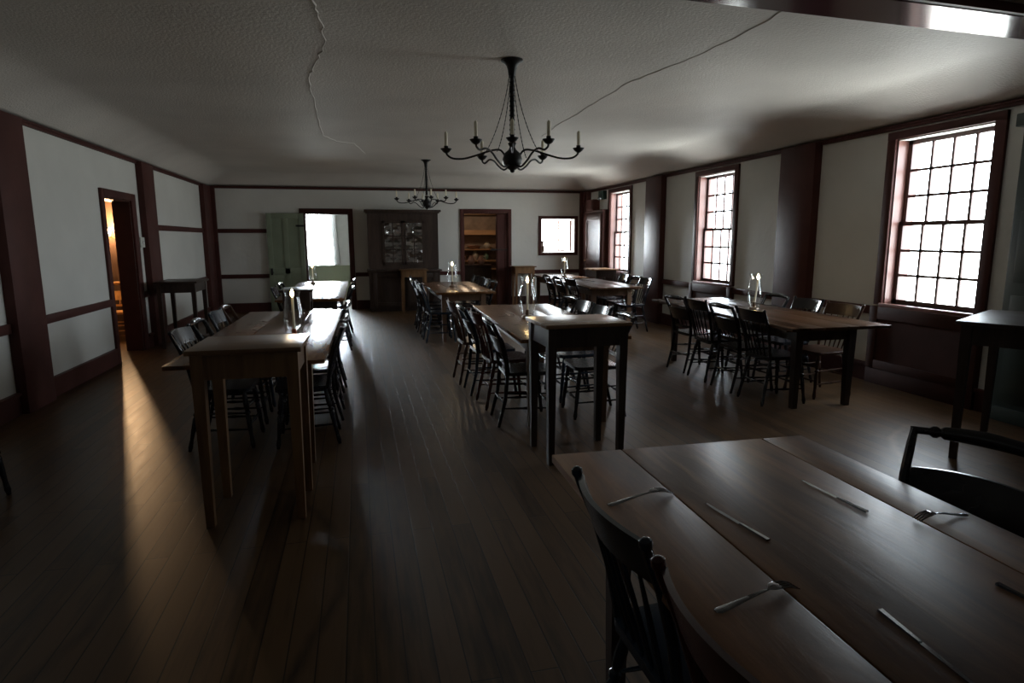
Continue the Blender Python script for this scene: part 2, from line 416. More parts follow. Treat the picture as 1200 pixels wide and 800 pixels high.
# windows on the right -------------------------------------------------------
def window(i, y0, y1, zb, zt):
    W = struct('window_%d' % i, MB().box(XR-.03, XR, y0-.10, y0, zb-.02, ZC-.06, bev=.005).box(XR-.03, XR, y1, y1+.10, zb-.02, ZC-.06, bev=.005)
               .box(XR-.032, XR, y0-.10, y1+.10, zt, ZC-.06, bev=.005), M['red'])
    xs = XR+.095
    # painted reveals
    MB().box(XR-.001, XR+WT, y0, y0+.012, zb, zt).box(XR-.001, XR+WT, y1-.012, y1, zb, zt).obj('jamb', M['redlight'], W)
    MB().box(XR-.001, XR+WT, y0+.012, y1-.012, zt-.012, zt).obj('head', M['white'], W)
    MB().box(XR-.045, XR+WT, y0-.02, y1+.02, zb-.035, zb, bev=.006).obj('sill', M['redlight'], W)
    # two sashes, each 4 x 3 panes
    zm = (zb+zt)/2-.01
    for (a, b, dx) in ((zm-.02, zt-.012, .028), (zb, zm+.02, 0)):
        x = xs+dx; ya, yb_ = y0+.012, y1-.012
        s = MB().box(x, x+.028, ya, ya+.045, a, b).box(x, x+.028, yb_-.045, yb_, a, b).box(x, x+.028, ya, yb_, b-.04, b).box(x, x+.028, ya, yb_, a, a+.04)
        for k in range(1, 4):
            yy = ya+.045+(yb_-ya-.09)*k/4; s.box(x+.004, x+.024, yy-.0125, yy+.0125, a, b)
        for k in range(1, 3):
            zz = a+.04+(b-a-.08)*k/3; s.box(x+.004, x+.024, ya, yb_, zz-.0125, zz+.0125)
        so = s.obj('sash', M['sash'], W)
        MB().box(x+.012, x+.016, ya+.03, yb_-.03, a+.03, b-.03).obj('pane', M['glass'], so)
    # panelled dado below the window
    p = MB().box(XR-.05, XR, y0-.10, y1+.10, 0, zb-.035).box(XR-.06, XR, y0-.10, y1+.10, 0, .16, bev=.005)
    for a, b in ((y0-.10, y0), (y1, y1+.10)): p.box(XR-.066, XR-.05, a, b, .16, zb-.035, bev=.003)
    p.box(XR-.066, XR-.05, y0, y1, zb-.16, zb-.035, bev=.003).box(XR-.066, XR-.05, y0, y1, .16, .25, bev=.003)
    p.obj('panel', M['darkpanel'], W)
    return W
for i, w in enumerate(WIN): window(i+1, *w)

# left doorway ----------------------------------------------------------------
c = .095
W = struct('door_1', MB().box(XL, XL+.03, LD[0]-c, LD[0], 0, LD[3]+c, bev=.005).box(XL, XL+.03, LD[1], LD[1]+.16, 0, LD[3]+c, bev=.005)
           .box(XL, XL+.032, LD[0], LD[1], LD[3], LD[3]+c, bev=.005), M['red'])
MB().box(XL-WL-.01, XL, LD[0], LD[0]+.012, 0, LD[3]).box(XL-WL-.01, XL, LD[1]-.02, LD[1], 0, LD[3]).box(XL-WL-.01, XL, LD[0]+.02, LD[1]-.02, LD[3]-.02, LD[3]).obj('jamb', M['darkpanel'], W)

# hall behind it
HX, HY0, HY1 = XL-WL-1.35, 8.0, 11.15
struct('wall_hall_side', MB().box(HX-.1, HX, HY0, HY1, 0, 2.6), M['hallwall'])
struct('wall_hall_end', MB().box(HX, XL-WL, HY1, HY1+.1, 0, 2.6), M['hallwall'])
struct('wall_hall_near', MB().box(HX, XL-WL, HY0-.1, HY0, 0, 2.6), M['hallwall'])
struct('ceiling_hall', MB().box(HX-.1, XL-WL, HY0-.1, HY1+.1, 2.42, 2.6), M['ceiling'])

sc = empty('wall_sconce', 'two-bulb wall sconce glowing in the hall behind the left doorway', 'wall lamp', (-3.60, HY1, 1.58))
MB().lathe([(.055, 0), (.055, .012), (.02, .02)], seg=18).obj('backplate', M['brass'], sc).rotation_euler = (PI/2, 0, 0)
for s in (-1, 1):
    a = MB().ring_tube([(0, -.015, 0), (s*.05, -.10, -.04), (s*.11, -.20, -.03), (s*.12, -.22, .0)], .007, 8).obj('arm', M['brass'], sc)
    MB().lathe([(.012, 0), (.012, .03), (.02, .045), (.024, .07), (.018, .10), (.004, .115)], (s*.12, -.22, 0), 14).obj('bulb', M['bulb'], a)
def point(loc, e, col, r=.03):
    l = bpy.data.lights.new('lamp_light', 'POINT'); l.energy = e; l.color = col; l.shadow_soft_size = r
    o = bpy.data.objects.new('lamp_light', l); COL.objects.link(o); o.location = loc; return o
point((-3.60+.12, HY1-.22, 1.70), 36, (1, .62, .32), .02)
point((-3.60-.12, HY1-.22, 1.70), 120, (1, .62, .32), .02)

# far room beyond the back-left doorway ----------------------------------------
W = struct('door_2', MB().box(DA[1], DA[1]+.09, YB-.03, YB, 0, DA[3]+.10, bev=.005).box(DA[0]-.10, DA[0], YB-.03, YB, 0, DA[3]+.10, bev=.005)
           .box(DA[0], DA[1], YB-.032, YB, DA[3], DA[3]+.10, bev=.005), M['darkpanel'])
MB().box(DA[0], DA[0]+.02, YB, YB+WT+.01, 0, DA[3]).box(DA[1]-.02, DA[1], YB, YB+WT+.01, 0, DA[3]).box(DA[0]+.02, DA[1]-.02, YB, YB+WT+.01, DA[3]-.02, DA[3]).obj('jamb', M['darkpanel'], W)
# green leaf folded back against the wall
leaf = MB()
lx0, lx1, ly0, ly1 = -1.84, -1.10, YB-.125, YB-.085
leaf.box(lx0, lx1, ly0+.012, ly1, .01, 2.06)
for a, b in ((lx0, lx0+.10), (lx1-.10, lx1)): leaf.box(a, b, ly0, ly0+.013, .01, 2.06, bev=.002)
for a, b in ((.01, .20), (.80, .92), (1.95, 2.06)): leaf.box(lx0+.1, lx1-.1, ly0, ly0+.013, a, b, bev=.002)
leaf.box((lx0+lx1)/2-.05, (lx0+lx1)/2+.05, ly0, ly0+.013, .2, 1.95, bev=.002)
lf = leaf.obj('door_leaf', M['green'], W)
MB().box(lx0+.035, lx0+.075, ly0-.012, ly0, .78, .92).ring_tube([(lx0+.055, ly0-.01, .84), (lx0+.055, ly0-.05, .84), (lx0+.10, ly0-.055, .84)], .009, 8).obj('handle', M['iron'], lf)
MB().box(lx1-.16, lx1+.01, ly0-.008, ly0, .25, .29).box(lx1-.16, lx1+.01, ly0-.008, ly0, 1.78, 1.82).obj('hinge', M['iron'], lf)
FY = 17.6
struct('wall_far_room_left', MB().box(-3.3, -3.2, YB+WT, FY, 0, 2.75), M['farwall'])
struct('wall_far_room_right', MB().box(.55, .65, YB+WT, FY, 0, 2.75), M['farwall'])
wall_y('wall_far_room_back', FY, FY+.2, -3.3, .65, 2.75, [(-2.5, -.62, .84, 2.45)], M['farwall'])
struct('ceiling_far_room', MB().box(-3.3, .65, YB+WT, FY+.2, 2.6, 2.75), M['farwall'])
mb = MB().box(-3.2, .55, FY-.03, FY, 0, .80).box(-3.2, .55, FY-.05, FY, .78, .83)
trim(mb, M['wains'])
W = struct('window_4', MB().box(-2.6, -2.5, FY-.02, FY, .84, 2.5).box(-.62, -.56, FY-.02, FY, .84, 2.5).box(-2.6, -.56, FY-.022, FY, 2.45, 2.53), M['white'])
MB().box(-2.5, -.62, FY+.08, FY+.11, 1.62, 1.66).box(-1.58, -1.54, FY+.08, FY+.11, .84, 2.45).box(-2.5, -2.46, FY+.08, FY+.11, .84, 2.45).box(-.66, -.62, FY+.08, FY+.11, .84, 2.45).obj('sash', M['white'], W)
MB().box(-2.47, -.65, FY+.093, FY+.097, .85, 2.44).obj('pane', M['glass'], W)
# curtain drawn to the right of that window
def curtain(x0, x1, xb0, xb1, y, z0, z1):
    bm = bmesh.new(); n = 36; R = []
    for j in range(9):
        v = j/8; row = []
        for i in range(n+1):
            u = i/n; xa = xb0+(x0-xb0)*v; xc = xb1+(x1-xb1)*v
            row.append(bm.verts.new((xa+(xc-xa)*u, y+.018*math.sin(u*PI*9+v), z0+(z1-z0)*v)))
        R.append(row)
    for j in range(8):
        for i in range(n): bm.faces.new((R[j][i], R[j][i+1], R[j+1][i+1], R[j+1][i]))
    bmesh.ops.solidify(bm, geom=bm.faces[:], thickness=.004)
    mb = MB(); mb.bm.free(); mb.bm = bm; return mb
tag(curtain(-.76, -.58, -.62, -.5, FY-.06, .86, 2.42).obj('window_curtain', M['cloth']), 'pale narrow curtain drawn to the right side of the far room window', 'curtain')

# pantry behind the middle doorway ---------------------------------------------
W = struct('door_3', MB().box(DB[0]-.075, DB[0], YB-.03, YB, 0, DB[3]+.08, bev=.005).box(DB[1], DB[1]+.08, YB-.03, YB, 0, DB[3]+.08, bev=.005)
           .box(DB[0], DB[1], YB-.032, YB, DB[3], DB[3]+.08, bev=.005), M['red'])
MB().box(DB[0], DB[0]+.02, YB, YB+WT+.01, 0, DB[3]).box(DB[1]-.02, DB[1], YB, YB+WT+.01, 0, DB[3]).box(DB[0]+.02, DB[1]-.02, YB, YB+WT+.01, DB[3]-.02, DB[3]).obj('jamb', M['red'], W)
# leaf standing partly closed at the right
lf = MB().box(3.07, 3.32, YB+.03, YB+.07, .01, 2.07).box(3.09, 3.14, YB+.015, YB+.03, .01, 2.07, bev=.002).box(3.27, 3.32, YB+.015, YB+.03, .01, 2.07, bev=.002).obj('door_leaf', M['red'], W)
MB().box(2.93, 3.32, YB-.02, YB+.012, 1.255, 1.285).ring_tube([(2.95, YB-.02, 1.27), (2.95, YB-.05, 1.29), (3.02, YB-.05, 1.29)], .008, 8).obj('latch', M['iron'], lf)
PY = 16.9
struct('wall_pantry_left', MB().box(1.75, 1.85, YB+WT, PY, 0, 2.7), M['stone'])
struct('wall_pantry_right', MB().box(3.80, 3.9, YB+WT, PY, 0, 2.7), M['stone'])
struct('wall_pantry_back', MB().box(1.75, 3.9, PY, PY+.1, 0, 2.7), M['stone'])
struct('ceiling_pantry', MB().box(1.75, 3.9, YB+WT, PY+.1, 2.5, 2.7), M['orange'])
sh = empty('wall_shelf', 'tall orange-brown shelf unit with boards in the pantry behind the middle doorway', 'shelf', (0, 0, 0))
MB().box(1.87, 1.92, PY-.36, PY-.01, 0, 2.2).obj('side_panel', M['orange'], sh); MB().box(3.73, 3.78, PY-.36, PY-.01, 0, 2.2).obj('side_panel', M['orange'], sh)
for z in (.70, .92, 1.22, 1.62, 2.16): MB().box(1.92, 3.73, PY-.36, PY-.01, z, z+.035).obj('shelf_board', M['orange'], sh)
MB().box(1.92, 3.73, PY-.37, PY-.345, 1.63, 1.75).obj('valance', M['orange'], sh)
pots = [(2.05, 1.256, 'teal_ware', .10, .20), (2.32, 1.256, 'ware', .08, .16), (2.60, 1.256, 'ware', .09, .20), (3.38, 1.256, 'ware', .10, .17),
        (2.15, .956, 'ware', .07, .25), (2.42, .956, 'ware', .06, .28), (2.72, .956, 'brown', .12, .22), (3.05, .956, 'ware', .09, .24), (3.35, .956, 'teal_ware', .08, .2)]
wn = {'teal_ware': 'green glazed', 'ware': 'grey stoneware', 'brown': 'round brown'}
pos_w = ['leftmost', 'second from left', 'middle', 'fourth from left', 'rightmost']
for k, (x, z, mt, r, h) in enumerate(pots):
    o = MB().lathe([(r*.6, 0), (r, h*.35), (r*.95, h*.6), (r*.5, h*.85), (r*.6, h), (r*.45, h), (r*.4, h*.85)], (x, PY-.19, z+.001), 18).obj('crock', M[mt])
    tag(o, '%s crock on the %s pantry shelf, %s of its row' % (wn[mt], 'upper' if k < 4 else 'lower', (pos_w[:1]+['second from left', 'third from left', 'rightmost'] if k < 4 else pos_w)[k if k < 4 else k-4]), 'jar', 'crocks on the pantry shelves')
tb = empty('pantry_counter', 'dark pantry counter with a wooden top seen through the middle doorway', 'counter', (2.6, 15.15, 0))
MB().box(-.75, .55, -.27, .27, .86, .90, bev=.004).obj('counter_top', M['darkwood'], tb)
MB().box(-.72, .52, -.24, .24, .0, .86).obj('counter_body', M['darkwood'], tb)
for k, x in enumerate((2.10, 2.42, 2.66, 2.90)):
    o = empty('jug', 'pinkish stoneware jug on the pantry counter, %s of four' % ['leftmost', 'second from left', 'third from left', 'rightmost'][k], 'jug', (x, 15.1, .901), 0, 'pinkish jugs on the pantry counter')
    MB().lathe([(.05, 0), (.085, .05), (.09, .11), (.055, .17), (.045, .2), (.055, .22), (.045, .22), (.035, .19)], seg=18).obj('jug_body', M['pink'], o)
    MB().ring_tube([(.05, 0, .20), (.10, 0, .19), (.11, 0, .13), (.08, 0, .09)], .009, 8).obj('handle', M['pink'], o)
bs = empty('basin', 'pale pinkish basin standing on the pantry shelf at the right', 'bowl', (3.02, PY-.19, 1.2555))
MB().lathe([(.06, 0), (.12, .02), (.19, .085), (.20, .09), (.185, .09), (.11, .03), (.05, .012)], seg=24).obj('basin_bowl', M['pink'], bs)
MB().lathe([(.06, -.012), (.065, -.012), (.065, .002), (.06, .002)], seg=20).obj('foot_ring', M['pink'], bs).location = (0, 0, .0125)
tag(MB().ring_tube([(2.2, PY-.385, .98), (2.2, PY-.39, 1.3), (2.2, PY-.375, 1.36)], .007, 6).lathe([(.001, -.02), (.045, 0), (.05, .03), (.045, .03), (.02, .0)], (2.2, PY-.41, .95), 14).obj('ladle', M['iron']), 'iron ladle hanging before the pantry shelves at left', 'ladle', 'ladles before the pantry shelves')
tag(MB().ring_tube([(2.36, PY-.385, 1.0), (2.36, PY-.39, 1.3), (2.36, PY-.375, 1.36)], .007, 6).lathe([(.001, -.02), (.04, 0), (.045, .03), (.04, .03), (.02, .0)], (2.36, PY-.41, .97), 14).obj('ladle', M['iron']), 'smaller iron ladle hanging right of the other ladle in the pantry', 'ladle', 'ladles before the pantry shelves')
pl = empty('ceiling_lamp', 'warm pantry ceiling lamp just above the middle doorway view', 'ceiling light', (2.7, 15.5, 2.42))
MB().lathe([(.02, 0), (.10, .01), (.12, .05), (.04, .07), (.04, .08)], seg=18).obj('lamp_shade', M['brass'], pl)
MB().lathe([(.02, -.06), (.04, -.03), (.02, 0)], seg=14).obj('bulb', M['bulb'], pl)
point((2.7, 15.5, 2.30), 16, (1, .74, .50), .05)

# pass-through opening ---------------------------------------------------------
W = struct('window_5', MB().box(PT[0]-.07, PT[0], YB-.03, YB, PT[2]-.06, PT[3]+.06, bev=.004).box(PT[1], PT[1]+.075, YB-.03, YB, PT[2]-.06, PT[3]+.06, bev=.004)
           .box(PT[0], PT[1], YB-.03, YB, PT[3], PT[3]+.06, bev=.004).box(PT[0], PT[1], YB-.035, YB, PT[2]-.06, PT[2], bev=.004), M['red'])
MB().box(PT[0], PT[0]+.01, YB, YB+WT, PT[2], PT[3]).box(PT[1]-.01, PT[1], YB, YB+WT, PT[2], PT[3]).box(PT[0], PT[1], YB, YB+WT, PT[3]-.01, PT[3]).box(PT[0], PT[1], YB, YB+WT, PT[2], PT[2]+.012).obj('jamb', M['white'], W)
so = MB()
Rz = Matrix.Translation((PT[1]-.03, YB+.22, 0)) @ Matrix.Rotation(math.radians(-62), 4, 'Z')
for a in ((-.42, -.39, PT[2]+.03, PT[3]-.03), (-.03, 0, PT[2]+.03, PT[3]-.03)): so.box(a[0], a[1], 0, .03, a[2], a[3], Rz)
so.box(-.42, 0, 0, .03, PT[3]-.06, PT[3]-.03, Rz).box(-.42, 0, 0, .03, PT[2]+.03, PT[2]+.06, Rz)
s1 = so.obj('casement', M['redlight'], W)
MB().box(-.40, -.02, .013, .017, PT[2]+.04, PT[3]-.04, Rz).obj('pane', M['glass'], s1)
MB().box(PT[0]+.12, PT[1]-.11, YB+.20, YB+.225, PT[2]+.03, PT[2]+.045).obj('stay_bar', M['iron'], W)
jg = empty('jug', 'small brown jug on the ledge of the bright square opening', 'jug', (PT[0]+.05, YB+.10, PT[2]+.0125))
MB().lathe([(.035, 0), (.05, .06), (.045, .13), (.025, .19), (.045, .26), (.03, .26), (.02, .2)], seg=18).obj('jug_body', M['brown'], jg)
MB().ring_tube([(.04, 0, .24), (.075, 0, .2), (.07, 0, .13), (.045, 0, .10)], .006, 8).obj('handle', M['brown'], jg)

# hall thermostat, emergency sign etc. -----------------------------------------
o = empty('wall_thermostat', 'small pale thermostat box beside the left doorway', 'thermostat', (XL, 9.78, 1.48))
MB().box(0, .035, -.085, .085, -.07, .07, bev=.005).obj('housing', M['offwhite'], o)
MB().lathe([(.022, 0), (.022, .012), (.018, .015)], seg=16).obj('dial', M['white'], o).matrix_basis = Matrix.Translation((.035, 0, 0)) @ Matrix.Rotation(PI/2, 4, 'Y')
o = empty('wall_cupboard', 'tall dark red panelled cupboard in the back right corner', 'cupboard', (XR, 13.24, 0))
MB().box(-.13, 0, -.50, .52, 0, 2.09, bev=.005).box(-.15, 0, -.52, .53, 2.09, 2.13, bev=.005).obj('cupboard_body', M['darkpanel'], o)
d = MB().box(-.15, -.13, -.46, .46, .12, 2.04).box(-.162, -.15, -.46, -.36, .12, 2.04, bev=.003).box(-.162, -.15, .36, .46, .12, 2.04, bev=.003).box(-.162, -.15, -.36, .36, 1.92, 2.04, bev=.003).box(-.162, -.15, -.36, .36, .12, .26, bev=.003).box(-.162, -.15, -.36, .36, .95, 1.06, bev=.003).obj('cupboard_door', M['darkpanel'], o)
MB().lathe([(.008, 0), (.008, .02), (.018, .028), (.014, .04)], seg=14).obj('knob', M['brass'], d).matrix_basis = Matrix.Translation((-.162, .41, 1.02)) @ Matrix.Rotation(-PI/2, 4, 'Y')
tag(MB().box(XR-.16, XR, 13.24, 13.66, 2.131, 2.37, bev=.006).box(XR-.175, XR-.16, 13.27, 13.63, 2.16, 2.34, bev=.004).obj('wooden_box', M['red']), 'small red-brown wooden box standing on the back corner cupboard', 'box')
o = empty('emergency_light', 'dark green emergency light box high beside the farthest window', 'emergency light', (XR+.001, 12.98, 2.44))
MB().box(-.09, 0, -.13, .13, -.09, .09, bev=.008).obj('housing', M['signg'], o)
for s in (-1, 1): MB().lathe([(.02, 0), (.035, .03), (.03, .035)], seg=14).obj('lamp_head', M['signg'], o).matrix_basis = Matrix.Translation((-.09, s*.07, -.06)) @ Matrix.Rotation(-PI*.7, 4, 'Y')
# tall dark cupboard at the right edge
o = empty('tall_cupboard', 'tall dark green cupboard against the right wall at the frame edge', 'cupboard', (XR-.004, 3.57, 0))
MB().box(-.12, 0, -.42, .42, 0, 2.36, bev=.006).box(-.16, 0, -.44, .46, 2.36, 2.46, bev=.008).box(-.14, 0, -.43, .45, 0, .12, bev=.005).obj('cupboard_body', M['darkgreen'], o)
for s in (-1, 1):
    d = MB().box(-.14, -.12, min(0, s*.40)+.004, max(0, s*.40)-.004, .16, 2.32, bev=.003)
    for a, b in ((.24, 1.04), (1.14, 1.70), (1.80, 2.24)): d.box(-.15, -.14, min(s*.06, s*.34), max(s*.06, s*.34), a, b, bev=.004)
    d = d.obj('cupboard_door', M['darkgreen'], o)
    MB().lathe([(.008, 0), (.008, .02), (.018, .028), (.014, .04)], seg=14).obj('knob', M['iron'], d).matrix_basis = Matrix.Translation((-.14, s*.03, 1.1)) @ Matrix.Rotation(-PI/2, 4, 'Y')

# hutch cabinet -----------------------------------------------------------------
o = empty('china_cabinet', 'large dark wooden china cabinet with glazed upper doors against the back wall', 'cabinet', (.94, 0, 0))
cy0, cy1 = 13.62, YB-.05
b = MB().box(-.74, -.70, cy0, cy1, .86, 2.06).box(.70, .74, cy0, cy1, .86, 2.06).box(-.70, .70, cy1-.02, cy1, .86, 2.06).box(-.70, .70, cy0, cy1, 2.03, 2.06)
b.box(-.74, -.44, cy0-.015, cy0+.01, .88, 2.06).box(.44, .74, cy0-.015, cy0+.01, .88, 2.06).box(-.44, .44, cy0-.015, cy0+.01, 1.90, 2.06).box(-.44, .44, cy0-.015, cy0+.01, .88, .98)
b.box(-.74, .74, 13.42, cy1, .06, .84).box(-.72, .72, 13.45, cy1, 0, .06)
b.obj('cabinet_body', M['cabinet'], o)
MB().box(-.77, .77, cy0-.06, cy1, 2.06, 2.085).box(-.80, .80, cy0-.10, cy1, 2.085, 2.13, bev=.008).obj('cornice', M['cabinet'], o)
MB().box(-.78, .78, 13.36, cy1, .84, .875, bev=.006).obj('worktop', M['cabinet'], o)
MB().box(-.69, .69, cy1-.028, cy1-.021, .88, 2.02).obj('lining', M['cabin'], o)
for z in (1.28, 1.58): MB().box(-.69, .69, cy0+.03, cy1-.03, z, z+.02).obj('shelf', M['cabinet'], o)
for s in (-1, 1):
    xa, xb = (-.44, -.005) if s < 0 else (.005, .44)
    f = MB().box(xa, xa+.045, cy0-.032, cy0-.015, .98, 1.90).box(xb-.045, xb, cy0-.032, cy0-.015, .98, 1.90).box(xa, xb, cy0-.032, cy0-.015, 1.855, 1.90).box(xa, xb, cy0-.032, cy0-.015, .98, 1.03)
    f.box((xa+xb)/2-.009, (xa+xb)/2+.009, cy0-.03, cy0-.017, 1.03, 1.855)
    for k in (1, 2): f.box(xa+.045, xb-.045, cy0-.03, cy0-.017, 1.03+.275*k-.009, 1.03+.275*k+.009)
    f = f.obj('glazed_door', M['cabinet'], o)
    MB().box(xa+.03, xb-.03, cy0-.026, cy0-.022, 1.0, 1.88).obj('pane', M['cabglass'], f)
    xa, xb = (-.68, -.01) if s < 0 else (.01, .68)
    f = MB().box(xa, xb, 13.405, 13.42, .10, .80).box(xa, xa+.09, 13.393, 13.406, .10, .80, bev=.002).box(xb-.09, xb, 13.393, 13.406, .10, .80, bev=.002).box(xa+.09, xb-.09, 13.393, 13.406, .71, .80, bev=.002).box(xa+.09, xb-.09, 13.393, 13.406, .10, .19, bev=.002).obj('cabinet_door', M['cabinet'], o)
    MB().lathe([(.007, 0), (.007, .015), (.016, .022), (.012, .032)], seg=14).obj('knob', M['darkwood'], f).matrix_basis = Matrix.Translation((s*.055, 13.393, .46)) @ Matrix.Rotation(PI/2, 4, 'X')
plp = None
for k, (x, z) in enumerate(((-.33, 1.31), (-.10, 1.31), (.14, 1.31), (.37, 1.31), (-.28, 1.61), (.30, 1.61))):
    p = MB().lathe([(.05, 0), (.06, .004), (.105, .016), (.108, .020), (.10, .02), (.055, .009), (.01, .008)], seg=26).obj('plate', M['ware'])
    p.location = (.94+x, cy1-.05, z+.095); p.rotation_euler = (math.radians(80), 0, 0)
    tag(p, 'grey plate standing in the china cabinet, %s' % ['leftmost on the lower shelf', 'second from left on the lower shelf', 'third from left on the lower shelf', 'rightmost on the lower shelf', 'left one on the upper shelf', 'right one on the upper shelf'][k], 'plate', 'plates in the china cabinet')

# ------------------------------------------------------------------ chandeliers
def smooth(P, n):
    out = []
    for i in range(len(P)-1):
        p0, p1, p2, p3 = P[max(i-1, 0)], P[i], P[i+1], P[min(i+2, len(P)-1)]
        for k in range(n):
            t = k/n
            out.append(tuple(.5*(2*b+(c-a)*t+(2*a-5*b+4*c-d)*t*t+(3*b-a-3*c+d)*t**3) for a, b, c, d in zip(p0, p1, p2, p3)))
    out.append(tuple(P[-1])); return out
def chandelier(label, x, y, rz):
    zt = ZT
    o = empty('chandelier', label, 'chandelier', (x, y, zt), rz-math.atan2(x, y), 'black iron chandeliers with candles')
    MB().lathe([(.085, .012), (.085, -.010), (.060, -.024), (.042, -.045), (.032, -.075), (.028, -.11), (.02, -.12)], seg=24).obj('canopy', M['iron'], o)
    # stem of stacked collars
    pr = []; z = -.08
    while z > -.60:
        pr += [(.018, z), (.024, z-.01), (.018, z-.02)]; z -= .035
    MB().lathe(pr[::1], seg=14).obj('stem', M['iron'], o)
    MB().lathe([(.022, -.60), (.035, -.615), (.022, -.64), (.03, -.66), (.065, -.69), (.078, -.735), (.07, -.77), (.045, -.80), (.02, -.815), (.016, -.83), (.004, -.835)], seg=22).obj('hub', M['iron'], o)
    for k, a in enumerate((0, 30, 90, 150, 180, 210, 270, 330)):
        th = math.radians(a-90); c_, s_ = math.cos(th), math.sin(th)
        prof = [(.05, -.775), (.13, -.80), (.22, -.765), (.30, -.715), (.38, -.695), (.46, -.715), (.505, -.70), (.515, -.675)] if a % 90 else \
               [(.05, -.72), (.09, -.665), (.16, -.665), (.26, -.695), (.37, -.725), (.46, -.725), (.505, -.70), (.515, -.675)]
        prof = smooth(prof, 5)
        A = MB().ring_tube([(r*c_, r*s_, z) for r, z in prof], .0078, 8).obj('arm', M['iron'], o)
        r = .515
        MB().lathe([(.012, -.685), (.03, -.672), (.043, -.655), (.045, -.650), (.028, -.660), (.017, -.660), (.017, -.630), (.0128, -.630), (.0128, -.655)], (r*c_, r*s_, 0), 16).obj('drip_cup', M['iron'], A)
        cd = MB().lathe([(.0125, -.65), (.0125, -.535), (.007, -.525)], (r*c_, r*s_, 0), 12).ring_tube([(r*c_, r*s_, -.527), (r*c_, r*s_, -.515)], .0015, 5).obj('candle', M['candle'], A)
    for a in (60, 120, 240, 300):
        th = math.radians(a-90+30); c_, s_ = math.cos(th), math.sin(th)
        pts = [(.02+.21*t**1.8+.02*math.sin(PI*t), -.09-.61*(1-(1-t)**1.25)) for t in [i/40 for i in range(41)]]
        ch = MB().ring_tube([(r*c_, r*s_, z) for r, z in pts], [.0042 if i % 2 else .0022 for i in range(41)], 6).obj('chain', M['iron'], o)
    return o
chandelier('near black iron chandelier, larger in view, with candles, hanging from the ceiling', 1.196, 4.88, math.radians(0))
chandelier('farther black iron chandelier with candles, hanging before the china cabinet', 1.18, 11.02, math.radians(8))

# ------------------------------------------------------------------ chairs
def turned(mb, p0, p1, r=.015, seg=10, kind='leg'):
    p0, p1 = Vector(p0), Vector(p1)
    prof = {'leg': [(0, .75), (.06, .8), (.12, .95), (.2, 1.15), (.3, 1.1), (.34, .75), (.36, 1.2), (.39, 1.2), (.41, .75), (.45, 1.05), (.65, .95), (.8, .75), (.88, .9), (.93, 1.0), (.96, .8), (1, .65)],
            'post': [(0, .9), (.25, 1.0), (.5, 1.0), (.8, .95), (1, .8)],
            'rung': [(0, .6), (.15, .8), (.42, 1.1), (.46, 1.35), (.5, 1.45), (.54, 1.35), (.58, 1.1), (.85, .8), (1, .6)],
            'spindle': [(0, .6), (.3, 1.0), (.6, .9), (1, .55)]}[kind]
    mb.ring_tube([p0.lerp(p1, t) for t, _ in prof], [r*k for _, k in prof], seg)
    return mb
def curve_board(mb, w, yc, sag, z0, z1, th, lean=0.0, arch=0.0, n=14):
    """a board between the back posts, bowed backwards in plan by sag"""
    secs = []
    for i in range(n+1):
        u = -1+2*i/n; x = w*u; y = yc-sag*(1-u*u)
        zt = z1+arch*(1-u*u)
        yl = lambda z: y-lean*(z-z0)
        secs.append([(x, yl(z0), z0), (x, yl(z0)+th, z0), (x, yl(zt)+th, zt), (x, yl(zt), zt)])
    return mb.slab(secs)
